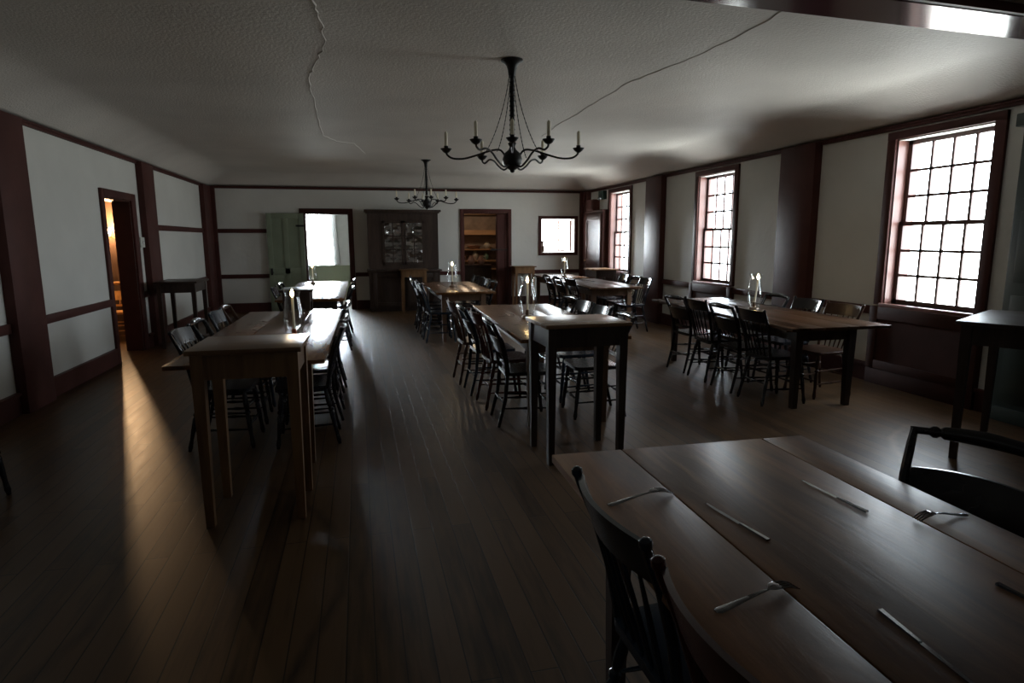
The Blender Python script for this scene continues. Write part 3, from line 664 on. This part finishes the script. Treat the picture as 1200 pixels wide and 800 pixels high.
def make_chair(style, mat, seatmat=None):
    t = empty('dining_chair', 'x', 'chair')
    H = .86
    sw, sb, sd0, sd1 = .215, .185, .20, -.19     # half widths front/back, seat front/back y
    # seat
    poly = []
    for (cx, cy, a0) in ((sw-.05, sd0-.05, 0), (-sw+.05, sd0-.05, 90), (-sb+.04, sd1+.04, 180), (sb-.04, sd1+.04, 270)):
        r = .05 if a0 < 180 else .04
        for k in range(6):
            a = math.radians(a0+k*18); poly.append((cx+r*math.cos(a), cy+r*math.sin(a)))
    s = MB(); s.prism(poly, .418, .448)
    bm = s.bm
    es = [e for e in bm.edges if abs(e.verts[0].co.z-e.verts[1].co.z) < 1e-6]
    bmesh.ops.bevel(bm, geom=es, offset=.009, segments=2, affect='EDGES')
    s.obj('seat', M[seatmat or mat], t)
    fl = [(sx*.165, .155, .425) for sx in (-1, 1)]; ff = [(sx*.195, .20, 0) for sx in (-1, 1)]
    for a, b_ in zip(fl, ff): turned(MB(), a, b_, .0175).obj('leg', M[mat], t)
    if style == 'rod':
        bl = [(sx*.15, -.145, .425) for sx in (-1, 1)]; bf = [(sx*.185, -.235, 0) for sx in (-1, 1)]
        for a, b_ in zip(bl, bf): turned(MB(), a, b_, .0165).obj('leg', M[mat], t)
    else:
        bl = [(sx*.17, -.175, .43) for sx in (-1, 1)]; bf = [(sx*.18, -.25, 0) for sx in (-1, 1)]
        for a, b_ in zip(bl, bf): MB().ring_tube([a, (a[0]*.5+b_[0]*.5, -.195, .22), b_], [.017, .016, .012], 10).obj('leg', M[mat], t)
    L = lambda a, b_, z: tuple(Vector(b_).lerp(Vector(a), z/.425))
    for i in (0, 1):
        for z in (.14, .26): turned(MB(), L(fl[i], ff[i], z), L(bl[i], bf[i], z+.01), .0085, 8, 'rung').obj('stretcher', M[mat], t)
    for z in (.17, .30): turned(MB(), L(fl[0], ff[0], z), L(fl[1], ff[1], z), .010, 8, 'rung').obj('stretcher', M[mat], t)
    turned(MB(), L(bl[0], bf[0], .2), L(bl[1], bf[1], .2), .0085, 8, 'rung').obj('stretcher', M[mat], t)
    if style == 'rod':
        for sx in (-1, 1):
            MB().ring_tube([(sx*.175, -.165, .43), (sx*.185, -.195, .60), (sx*.20, -.235, .74), (sx*.212, -.275, .835), (sx*.214, -.282, .852), (sx*.214, -.284, .862), (sx*.214, -.286, .876), (sx*.214, -.287, .882)],
                           [.014, .0145, .014, .012, .010, .0155, .0145, .006], 10).obj('back_post', M[mat], t)
        curve_board(MB(), .205, -.247, .040, .757, .862, .015, .35, .006).obj('crest_rail', M[mat], t)
        for k in range(5):
            u = -.66+.33*k; x = u*.20
            turned(MB(), (u*.155, -.165-.006*(1-u*u), .43), (x, -.240-.040*(1-u*u), .775), .0085, 8, 'spindle').obj('spindle', M[mat], t)
    else:
        for sx in (-1, 1):
            MB().ring_tube([(sx*.172, -.172, .425), (sx*.180, -.185, .55), (sx*.192, -.225, .70), (sx*.20, -.275, .80), (sx*.202, -.297, .846)], [.0165, .0165, .0155, .0145, .012], 8, flat=(1, 1.25)).obj('back_post', M[mat], t)
        # turned crest with a thicker middle pillow
        P = []; R = []
        for i in range(41):
            u = -1+2*i/40; P.append((u*.212, -.292-.028*(1-u*u), .842+.012*(1-abs(u)**1.5)))
            a = abs(u)
            R.append(.013 if a > .72 else (.021 if .64 < a <= .70 else (.014 if .58 < a <= .64 else .0225+.004*(1-a/.58))))
        MB().ring_tube(P, R, 10, flat=(1, .8)).obj('crest_rail', M[mat], t)
        curve_board(MB(), .188, -.205, .032, .60, .725, .012, .40, .012).obj('back_slat', M[mat], t)
        curve_board(MB(), .178, -.178, .020, .505, .535, .011, .2, .0).obj('back_slat', M[mat], t)
        for k in range(4):
            u = -.6+.4*k
            turned(MB(), (u*.175, -.178-.02*(1-u*u)+.005, .53), (u*.185, -.205-.032*(1-u*u)+.005, .61), .006, 8, 'spindle').obj('spindle', M[mat], t)
    return t
protos = {}; used = set()
CW = {'black': 'black', 'teal': 'blue-black', 'maroon': 'maroon', 'brown': 'brown', 'honey': 'honey-coloured'}
SW = {'rod': 'spindle-back', 'hitch': 'slat-back'}
def chair(style, mat, x, y, ang, where, group, dz=0):
    """ang: direction the sitter faces, degrees from +X"""
    k = (style, mat)
    if k not in protos:
        protos[k] = make_chair(style, mat); c_ = protos[k]
    else: c_ = copy_tree(protos[k])
    c_.location = (x, y, dz); c_.rotation_euler = (0, 0, math.radians(ang-90))
    c_['label'] = '%s %s chair %s' % (CW[mat], SW[style], where); c_['group'] = group
    return c_

ordn = ['nearest', 'second nearest', 'second farthest', 'farthest']
# T1: long table on the left; T2 centre; T3 centre back; T4 right back; T5 right; T0 left back
T1n = 'of the left long table'
for k, (y, st, mt) in enumerate(((4.90, 'rod', 'black'), (5.50, 'hitch', 'black'), (6.07, 'rod', 'teal'), (6.62, 'hitch', 'brown'))):
    chair(st, mt, -1.0, y, random.uniform(-3, 3), 'on the left side %s, %s' % (T1n, ordn[k]), 'chairs at the left long table')
for k, (y, st, mt) in enumerate(((4.83, 'rod', 'black'), (5.45, 'hitch', 'black'), (6.07, 'rod', 'black'), (6.66, 'hitch', 'black'))):
    chair(st, mt, -.435, y, 180+random.uniform(-2, 2), 'on the right side %s, %s' % (T1n, ordn[k]), 'chairs at the left long table')
T2n = 'of the centre long table'
for k, (x, y, a, st, mt) in enumerate(((1.30, 4.92, -2, 'hitch', 'black'), (1.27, 5.47, 3, 'rod', 'maroon'), (1.25, 6.0, 1, 'hitch', 'teal'), (1.20, 6.50, 2, 'rod', 'brown'))):
    chair(st, mt, x, y, a, 'on the left side %s, %s' % (T2n, ordn[k]), 'chairs at the centre long table')
for k, (x, y, a, st, mt) in enumerate(((1.92, 4.98, 177, 'hitch', 'black'), (1.96, 5.55, 181, 'rod', 'teal'), (1.98, 6.08, 179, 'rod', 'black'), (2.0, 6.62, 182, 'hitch', 'black'))):
    chair(st, mt, x, y, a, 'on the right side %s, %s' % (T2n, ordn[k]), 'chairs at the centre long table')
T3n = 'of the table before the china cabinet'
for k, (y, st, mt) in enumerate(((9.25, 'rod', 'teal'), (9.80, 'rod', 'black'), (10.35, 'hitch', 'black'), (10.86, 'rod', 'black'))):
    chair(st, mt, 1.14, y, random.uniform(-3, 3), 'on the left side %s, %s' % (T3n, ordn[k]), 'chairs at the far centre table')
for k, (y, st, mt) in enumerate(((9.52, 'hitch', 'black'), (10.0, 'rod', 'black'), (10.48, 'hitch', 'black'), (10.95, 'rod', 'black'))):
    chair(st, mt, 1.73, y, 180+random.uniform(-3, 3), 'on the right side %s, %s' % (T3n, ordn[k]), 'chairs at the far centre table')
T4n = 'of the far right table'
for k, (x, y, st, mt) in enumerate(((3.58, 9.6, 'rod', 'black'), (3.58, 10.25, 'hitch', 'black'), (3.58, 10.85, 'hitch', 'black'))):
    chair(st, mt, x, y, random.uniform(-3, 3), 'on the left side %s, %s' % (T4n, ['nearest', 'middle one', 'farthest'][k]), 'chairs at the far right table')
for k, (x, y, st, mt) in enumerate(((4.30, 9.45, 'rod', 'black'), (4.36, 10.0, 'hitch', 'black'), (4.42, 10.6, 'rod', 'black'))):
    chair(st, mt, x, y, 180+random.uniform(-3, 3), 'on the window side %s, %s' % (T4n, ['nearest', 'middle one', 'farthest'][k]), 'chairs at the far right table')
T5n = 'of the table below the middle window'
for k, (x, y, a, st, mt) in enumerate(((3.72, 4.96, 0, 'rod', 'black'), (3.74, 5.45, 0, 'hitch', 'black'), (3.73, 5.93, -1, 'rod', 'black'), (3.75, 6.42, 3, 'hitch', 'black'))):
    chair(st, mt, x, y, a, 'on the room side %s, %s' % (T5n, ordn[k]), 'chairs at the right table')
for k, (x, y, a, st, mt) in enumerate(((4.30, 5.08, 184, 'rod', 'brown'), (4.34, 5.66, 180, 'rod', 'black'), (4.38, 6.25, 180, 'hitch', 'black'))):
    chair(st, mt, x, y, a, 'on the wall side %s, %s' % (T5n, ['nearest', 'middle one', 'farthest'][k]), 'chairs at the right table')
T0n = 'of the sunlit back left table'
for k, (y, st) in enumerate(((8.9, 'hitch'), (9.7, 'rod'), (10.6, 'hitch'))):
    chair(st, 'black', -.40, y, 180, 'on the right side %s, %s' % (T0n, ['nearest', 'middle one', 'farthest'][k]), 'chairs at the sunlit table')
for k, (y, st) in enumerate(((9.0, 'rod'), (9.9, 'hitch'))):
    chair(st, 'black', -.86, y, 0, 'on the left side %s, %s one' % (T0n, ['nearer', 'farther'][k]), 'chairs at the sunlit table')
# foreground
chair('rod', 'teal', .845, 1.335, 0, 'at the near table beside the maroon one', 'chairs at the near table')
chair('rod', 'maroon', .835, .83, 0, 'at the near table, cut by the bottom edge', 'chairs at the near table')
chair('hitch', 'black', 1.65, 1.395, 202, 'at the near table, right edge of the photo', 'chairs at the near table')
chair('rod', 'black', 4.62, 2.95, 135, 'beyond the askew dark stand at the right edge', 'chairs at the near table')
bpy.context.view_layer.update()
c_ = chair('rod', 'black', -2.38, 4.18, 40, 'alone in the dark at the left edge', 'lone chairs')
chair('hitch', 'honey', -3.62, 10.55, -80, 'lit in the hall behind the left doorway', 'lone chairs')

# ------------------------------------------------------------------ tables
def rot_prism(poly, c, a):
    ca, sa = math.cos(a), math.sin(a)
    return [(c[0]+x*ca-y*sa, c[1]+x*sa+y*ca) for x, y in poly]
def long_table(label, x0, x1, y0, y1, rz=0, z=.755, seams=(.33, .67), topmat='table', legmat='legs', group='long dining tables', inset=(.14, .25), th=.028, legw=.07, aprin=.10):
    cx, cy = (x0+x1)/2, (y0+y1)/2; w, l = (x1-x0)/2, (y1-y0)/2
    o = empty('dining_table', label, 'table', (cx, cy, 0), rz, group)
    t = MB(); xs = [-w]+[(-w+2*w*s) for s in seams]+[w]
    for a, b_ in zip(xs, xs[1:]): t.box(a+.0018, b_-.0018, -l, l, z-th, z, bev=.004)
    # battens hold the boards
    t.box(-w+.03, w-.03, -l+.12, -l+.20, z-th-.02, z-th+.001).box(-w+.03, w-.03, l-.20, l-.12, z-th-.02, z-th+.001)
    t.obj('tabletop', M[topmat], o)
    ix, iy = inset; lz = z-th-.02
    a = MB(); ax, ay = w-ix, l-iy
    a.box(-ax, ax, -ay-.011, -ay+.011, lz-aprin, lz).box(-ax, ax, ay-.011, ay+.011, lz-aprin, lz).box(-ax-.011, -ax+.011, -ay, ay, lz-aprin, lz).box(ax-.011, ax+.011, -ay, ay, lz-aprin, lz)
    a.obj('apron', M[legmat], o)
    for sx in (-1, 1):
        for sy in (-1, 1):
            h = legw/2; q = h*.72; cx_, cy_ = sx*ax, sy*ay
            MB().slab([[(cx_-q, cy_-q, 0), (cx_+q, cy_-q, 0), (cx_+q, cy_+q, 0), (cx_-q, cy_+q, 0)], [(cx_-h, cy_-h, lz-aprin), (cx_+h, cy_-h, lz-aprin), (cx_+h, cy_+h, lz-aprin), (cx_-h, cy_+h, lz-aprin)], [(cx_-h, cy_-h, lz), (cx_+h, cy_-h, lz), (cx_+h, cy_+h, lz), (cx_-h, cy_+h, lz)]]).obj('leg', M[legmat], o)
    return o
def stand(label, poly_c, w, d, z, rz, topmat, legmat, ov=.035, legw=.055, group='tall serving stands', aprin=.13, kick=0):
    o = empty('serving_stand', label, 'stand table', (poly_c[0], poly_c[1], 0), rz, group)
    MB().box(-w/2, w/2, -d/2, d/2, z-.026, z, bev=.004).obj('tabletop', M[topmat], o)
    ax, ay = w/2-ov-legw/2, d/2-ov-legw/2; lz = z-.026
    MB().box(-ax, ax, -ay-.02, -ay+.0, lz-aprin, lz).box(-ax, ax, ay, ay+.02, lz-aprin, lz).box(-ax-.02, -ax, -ay, ay, lz-aprin, lz).box(ax, ax+.02, -ay, ay, lz-aprin, lz).obj('apron', M[legmat], o)
    for sx in (-1, 1):
        for sy in (-1, 1):
            h = legw/2; q = h*.7; cx_, cy_ = sx*ax, sy*ay; fx, fy = cx_+sx*kick, cy_+sy*kick
            MB().slab([[(fx-q, fy-q, 0), (fx+q, fy-q, 0), (fx+q, fy+q, 0), (fx-q, fy+q, 0)], [(cx_-h, cy_-h, lz-aprin), (cx_+h, cy_-h, lz-aprin), (cx_+h, cy_+h, lz-aprin), (cx_-h, cy_+h, lz-aprin)], [(cx_-h, cy_-h, lz), (cx_+h, cy_-h, lz), (cx_+h, cy_+h, lz), (cx_-h, cy_+h, lz)]]).obj('leg', M[legmat], o)
    return o
long_table('long dining table on the left, behind the tall pale pine stand', -1.16, -.215, 4.05, 7.0, math.radians(-.8), topmat='table', legmat='pine')
long_table('long dining table in the centre of the room behind the dark-legged stand', 1.20, 2.09, 4.46, 7.0, math.radians(-2), topmat='table')
long_table('far dining table with a candle lamp in front of the china cabinet', 1.05, 1.92, 8.88, 11.15, 0)
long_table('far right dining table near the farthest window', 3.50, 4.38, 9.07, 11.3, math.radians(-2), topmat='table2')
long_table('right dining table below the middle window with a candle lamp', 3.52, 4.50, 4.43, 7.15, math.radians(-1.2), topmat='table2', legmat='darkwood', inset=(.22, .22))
long_table('brightly sunlit dining table in front of the green door', -1.06, -.20, 8.33, 11.9, 0, topmat='table', legmat='darkwood')
long_table('near dining table with forks and knives in the bottom right corner', .598, 1.593, -.05, 1.985, math.radians(-1.6), topmat='tabledark', legmat='darkwood', seams=(.262, .826), inset=(.17, .22))
long_table('short square table beyond the far right dining table', 3.60, 4.42, 11.62, 12.9, 0, topmat='table', inset=(.10, .10), seams=(.5,), legmat='legs')

stand('tall pale pine stand at the near end of the left long table', (-.588, 3.60), .56, .50, .955, math.radians(-1), 'pinetop', 'pine', ov=.02, legw=.06)
stand('tall dark-legged stand with light wooden top at the centre table', (1.445, 4.04), .60, .50, .955, math.radians(1), 'standtop', 'darkwood', ov=.02, legw=.058)
stand('dark stand at the near end of the sunlit back left table', (-.70, 7.52), .36, .50, .955, 0, 'darkwood', 'darkwood')
stand('dark stand against the left wall beside the left doorway', (-2.49, 9.85), .56, .75, .94, 0, 'darkwood', 'darkwood')
o = stand('small pine stand in front of the china cabinet', (1.09, 13.13), .58, .42, .90, 0, 'pinetop', 'pine')
stand('narrow pine stand between the middle doorway and the square opening', (3.62, 13.78), .52, .42, .905, 0, 'pinetop', 'pine')
stand('stand below the farthest window, only its top edge showing', (4.85, 12.15), .5, .7, .90, 0, 'standtop', 'darkwood')
a28 = math.radians(28)
w_, d_ = .98, .55
cx, cy = 3.845+(w_/2)*math.cos(a28)+(d_/2)*math.sin(a28), 3.30+(w_/2)*math.sin(a28)-(d_/2)*math.cos(a28)
stand('dark tall stand standing askew near the right edge of the photo', (cx, cy), w_, d_, .955, a28, 'darkwood', 'darkwood', ov=.03, legw=.06)

# ------------------------------------------------------------------ hurricane candle lamps
def lamp(label, x, y, z, h=.38, r=.07, bulge=1.0, holder='tin', rz=0, lean=0):
    o = empty('hurricane_lamp', label, 'candle lamp', (x, y, z), rz, 'glass hurricane candle lamps')
    prof = [(r*.78, 0), (r*.80, h*.10), (r*.98*bulge, h*.30), (r*1.05*bulge, h*.42), (r*.98*bulge, h*.56), (r*.74, h*.78), (r*.70, h*.86), (r*.84, h*.97), (r*.90, h)]
    P = []
    for (a, b_), (c2, d2) in zip(prof, prof[1:]):
        for k in range(3): P.append((a+(c2-a)*k/3, b_+(d2-b_)*k/3))
    P.append(prof[-1])
    inner = [(max(.001, a-.0025), b_) for a, b_ in reversed(P)]
    bmx = MB(); bmx.lathe([(q[0], q[1]+.001) for q in P+inner]+[(P[0][0], P[0][1]+.001)], seg=28, cap=False); bmx.obj('glass_chimney', M['lampglass'], o)
    hd = MB().lathe([(r*.72, .001), (r*.72, .018), (r*.62, .030), (r*.25, .036), (r*.22, .075), (r*.28, .085), (r*.16, .085), (r*.15, .05)], seg=22).obj('candle_holder', M[holder], o)
    top = h*.84
    MB().ring_tube([(0, 0, .045), (lean, 0, top)], .0095, 12).obj('candle', M['candle'], o)
    f = MB().lathe([(.002, 0), (.011, .010), (.014, .022), (.008, .040), (.0015, .058)], (lean, 0, top+.004), 12).obj('flame', M['flame'], o)
    return o
lamp('hurricane candle lamp with a copper-red base on the left long table', -.50, 4.93, .755, .385, .075, .95, 'copper')
lamp('hurricane candle lamp with a bulging glass on the centre table behind the stand', 1.545, 5.72, .755, .40, .075, 1.12)
lamp('hurricane candle lamp on the far table before the china cabinet', 1.434, 9.9, .755, .40, .078, 1.0)
lamp('hurricane candle lamp on the short table in the far right corner', 3.98, 11.9, .755, .38, .07, 1.0)
lamp('hurricane candle lamp with a leaning candle on the right table under the middle window', 4.03, 5.75, .755, .38, .072, 1.0, lean=.03)
lamp('hurricane candle lamp in front of the bright back left doorway', -.79, 11.3, .755, .33, .075, 1.0)

# ------------------------------------------------------------------ cutlery
def fork(label, p0, p1, z=.755, group='forks on the near table'):
    p0, p1 = Vector((*p0, 0)), Vector((*p1, 0)); d = p1-p0; Ln = d.length
    o = empty('table_fork', label, 'fork', ((p0.x+p1.x)/2, (p0.y+p1.y)/2, z+.001), math.atan2(d.y, d.x), group)
    # handle from -L/2 (broad flat end) to the neck, arched
    N = 16; secs = []
    for i in range(N+1):
        t = i/N; x = -Ln/2+Ln*.64*t
        w = .0085*(1-t)**.8+.0025 if t > .06 else .005
        zc = .002+.012*math.sin(PI*.5*t)**2; th = .0014
        secs.append([(x, -w, zc), (x, w, zc), (x, w*.6, zc+th+.0008), (x, -w*.6, zc+th+.0008)])
    MB().slab(secs).obj('handle', M['steel'], o)
    secs = []
    for i in range(9):
        t = i/8; x = -Ln/2+Ln*.63+Ln*.13*t; w = .0025+.0125*math.sin(PI/2*min(1, t*1.3)); zc = .014+.004*math.sin(PI*t*.6)
        secs.append([(x, -w, zc+.001), (x, w, zc+.001), (x, w*.7, zc+.0028), (x, -w*.7, zc+.0028)])
    hd = MB().slab(secs)
    for k in range(4):
        yy = -.0120+.0080*k
        hd.ring_tube([(-Ln/2+Ln*.75, yy, .0185), (-Ln/2+Ln*.85, yy, .0150), (-Ln/2+Ln*.94, yy, .008), (Ln/2, yy*.95, .0016)], [.0027, .0026, .0022, .0010], 6)
    hd.obj('tines', M['steel'], o)
    return o
def knife(label, p0, p1, z=.755, group='knives on the near table'):
    """p0: handle end, p1: blade tip"""
    p0, p1 = Vector((*p0, 0)), Vector((*p1, 0)); d = p1-p0; Ln = d.length
    o = empty('table_knife', label, 'knife', ((p0.x+p1.x)/2, (p0.y+p1.y)/2, z+.001), math.atan2(d.y, d.x), group)
    secs = []
    for i in range(9):
        t = i/8; x = -Ln/2+Ln*.42*t; w = .0068-.0026*t; h = .0055-.001*t
        secs.append([(x, -w, .0004), (x, w, .0004), (x, w*.8, h), (x, -w*.8, h)])
    MB().slab(secs).obj('handle', M['steel'], o)
    secs = []
    for i in range(11):
        t = i/10; x = -Ln/2+Ln*.42+Ln*.58*t
        w1 = .0065*(1-max(0, t-.75)*2.6); w0 = -.0045 if t < .9 else -.004
        secs.append([(x, w0, .0012), (x, w1, .0012), (x, w1, .002), (x, w0, .0026)])
    MB().slab(secs).obj('blade', M['steel'], o)
    return o
zt = .755
fork('steel fork on the near table, beside the blue-black chair', (.654, 1.551), (.872, 1.59))
fork('steel fork on the near table, beside the maroon chair', (.668, 1.022), (.888, 1.062))
fork('steel fork on the near table, in front of the chair at the right', (1.575, 1.255), (1.415, 1.262))
knife('steel knife on the near table, left one of the far pair', (.962, 1.258), (.930, 1.495))
knife('steel knife on the near table, along the right seam', (1.327, 1.335), (1.309, 1.575))
knife('steel knife on the near table, cut by the bottom edge of the photo', (.993, .945), (.972, .70))
knife('steel knife on the near table at the right edge of the photo', (1.318, .965), (1.336, .74))
for k, (x, y) in enumerate(((-.98, 4.75), (-.97, 5.45), (-.97, 6.0))):
    fork('small steel fork on the left long table, %s of three' % ['nearest', 'middle', 'farthest'][k], (x-.04, y), (x+.13, y+.02), group='forks on the left long table')
for k, (x, y) in enumerate(((1.34, 4.75), (1.36, 5.30), (1.36, 5.95))):
    fork('small steel fork on the centre table, %s of three' % ['nearest', 'middle', 'farthest'][k], (x-.05, y), (x+.12, y+.02), group='forks on the centre table')
for k, (x, y) in enumerate(((1.56, 4.85), (1.60, 5.35))):
    knife('small steel knife on the centre table, %s of two' % ['nearer', 'farther'][k], (x, y), (x+.01, y+.21), group='knives on the centre table')

# ------------------------------------------------------------------ daylight
w = bpy.data.worlds.new('overcast_sky'); scn.world = w; w.use_nodes = True
nt = w.node_tree; bg = nt.nodes['Background']
tc = nt.nodes.new('ShaderNodeTexCoord'); sp = nt.nodes.new('ShaderNodeSeparateXYZ'); nt.links.new(tc.outputs['Generated'], sp.inputs[0])
mr = nt.nodes.new('ShaderNodeMapRange'); mr.inputs['From Min'].default_value = -.12; mr.inputs['From Max'].default_value = .12
nt.links.new(sp.outputs['Z'], mr.inputs['Value'])
mx = nt.nodes.new('ShaderNodeMix'); mx.data_type = 'RGBA'
mx.inputs['A'].default_value = (.80, .84, .82, 1)      # pale ground light
mx.inputs['B'].default_value = (.83, .92, 1.0, 1)      # overcast sky
nt.links.new(mr.outputs['Result'], mx.inputs['Factor']); m3 = nt.nodes.new('ShaderNodeMapRange'); m3.inputs['From Min'].default_value = .90; m3.inputs['From Max'].default_value = .985
m3.inputs['To Min'].default_value = 0; m3.inputs['To Max'].default_value = 10; nt.links.new(sp.outputs['Y'], m3.inputs['Value'])
m4 = nt.nodes.new('ShaderNodeMapRange'); m4.inputs['From Min'].default_value = .10; m4.inputs['From Max'].default_value = -.02; m4.inputs['To Min'].default_value = -.066; nt.links.new(sp.outputs['X'], m4.inputs['Value'])
m5 = nt.nodes.new('ShaderNodeMath'); m5.operation = 'MULTIPLY_ADD'; m5.inputs[2].default_value = 1
m6 = nt.nodes.new('ShaderNodeMapRange'); m6.inputs['From Min'].default_value = -.06; m6.inputs['From Max'].default_value = .02; nt.links.new(sp.outputs['Z'], m6.inputs['Value'])
m7 = nt.nodes.new('ShaderNodeMath'); m7.operation = 'MULTIPLY'; nt.links.new(m3.outputs['Result'], m7.inputs[0]); nt.links.new(m6.outputs['Result'], m7.inputs[1])
nt.links.new(m7.outputs[0], m5.inputs[0]); nt.links.new(m4.outputs['Result'], m5.inputs[1])   # the sky is brighter towards the back of the building
vm = nt.nodes.new('ShaderNodeVectorMath'); vm.operation = 'SCALE'; nt.links.new(mx.outputs['Result'], vm.inputs[0]); nt.links.new(m5.outputs[0], vm.inputs['Scale'])
nt.links.new(vm.outputs[0], bg.inputs['Color'])
bg.inputs['Strength'].default_value = 20.0
def portal(loc, sx, sy, rot):
    l = bpy.data.lights.new('daylight_portal', 'AREA'); l.shape = 'RECTANGLE'; l.size = sx; l.size_y = sy
    l.cycles.is_portal = True
    o = bpy.data.objects.new('daylight_portal', l); COL.objects.link(o); o.location = loc; o.rotation_euler = rot
for y0, y1, z0, z1 in WIN:
    portal((XR+WT+.01, (y0+y1)/2, (z0+z1)/2), z1-z0, y1-y0, (0, PI/2, 0))
portal((-1.56, FY+.21, 1.645), 1.88, 1.61, (-PI/2, 0, 0))
portal(((PT[0]+PT[1])/2, YB+WT+.01, (PT[2]+PT[3])/2), PT[1]-PT[0], PT[3]-PT[2], (-PI/2, 0, 0))

# ------------------------------------------------------------------ camera
f, yaw, pitch, roll = 729.22, .2387, .1624, -.0039
cy_, sy_ = math.cos(yaw), math.sin(yaw)
fw = Vector((sy_*math.cos(pitch), cy_*math.cos(pitch), -math.sin(pitch)))
r0 = Vector((cy_, -sy_, 0)); u0 = r0.cross(fw)
r = math.cos(roll)*r0+math.sin(roll)*u0; u = -math.sin(roll)*r0+math.cos(roll)*u0
cam = bpy.data.cameras.new('camera'); co = bpy.data.objects.new('camera', cam); COL.objects.link(co)
cam.sensor_width = 36; cam.lens = f/1200*36; cam.clip_start = .02
mt = Matrix((r, u, -fw)).transposed().to_4x4(); mt.translation = Vector((0, 0, 1.5))
co.matrix_world = mt
scn.camera = co
vs = scn.view_settings
scn.display_settings.display_device = 'sRGB'
vs.view_transform = 'Standard'; vs.look = 'None'; vs.exposure = 0.0; vs.gamma = 1.0; vs.use_curve_mapping = False
scn.cycles.use_denoising = True
scn.cycles.max_bounces = 10; scn.cycles.diffuse_bounces = 6; scn.cycles.glossy_bounces = 4; scn.cycles.transparent_max_bounces = 16
scn.cycles.sample_clamp_indirect = 6
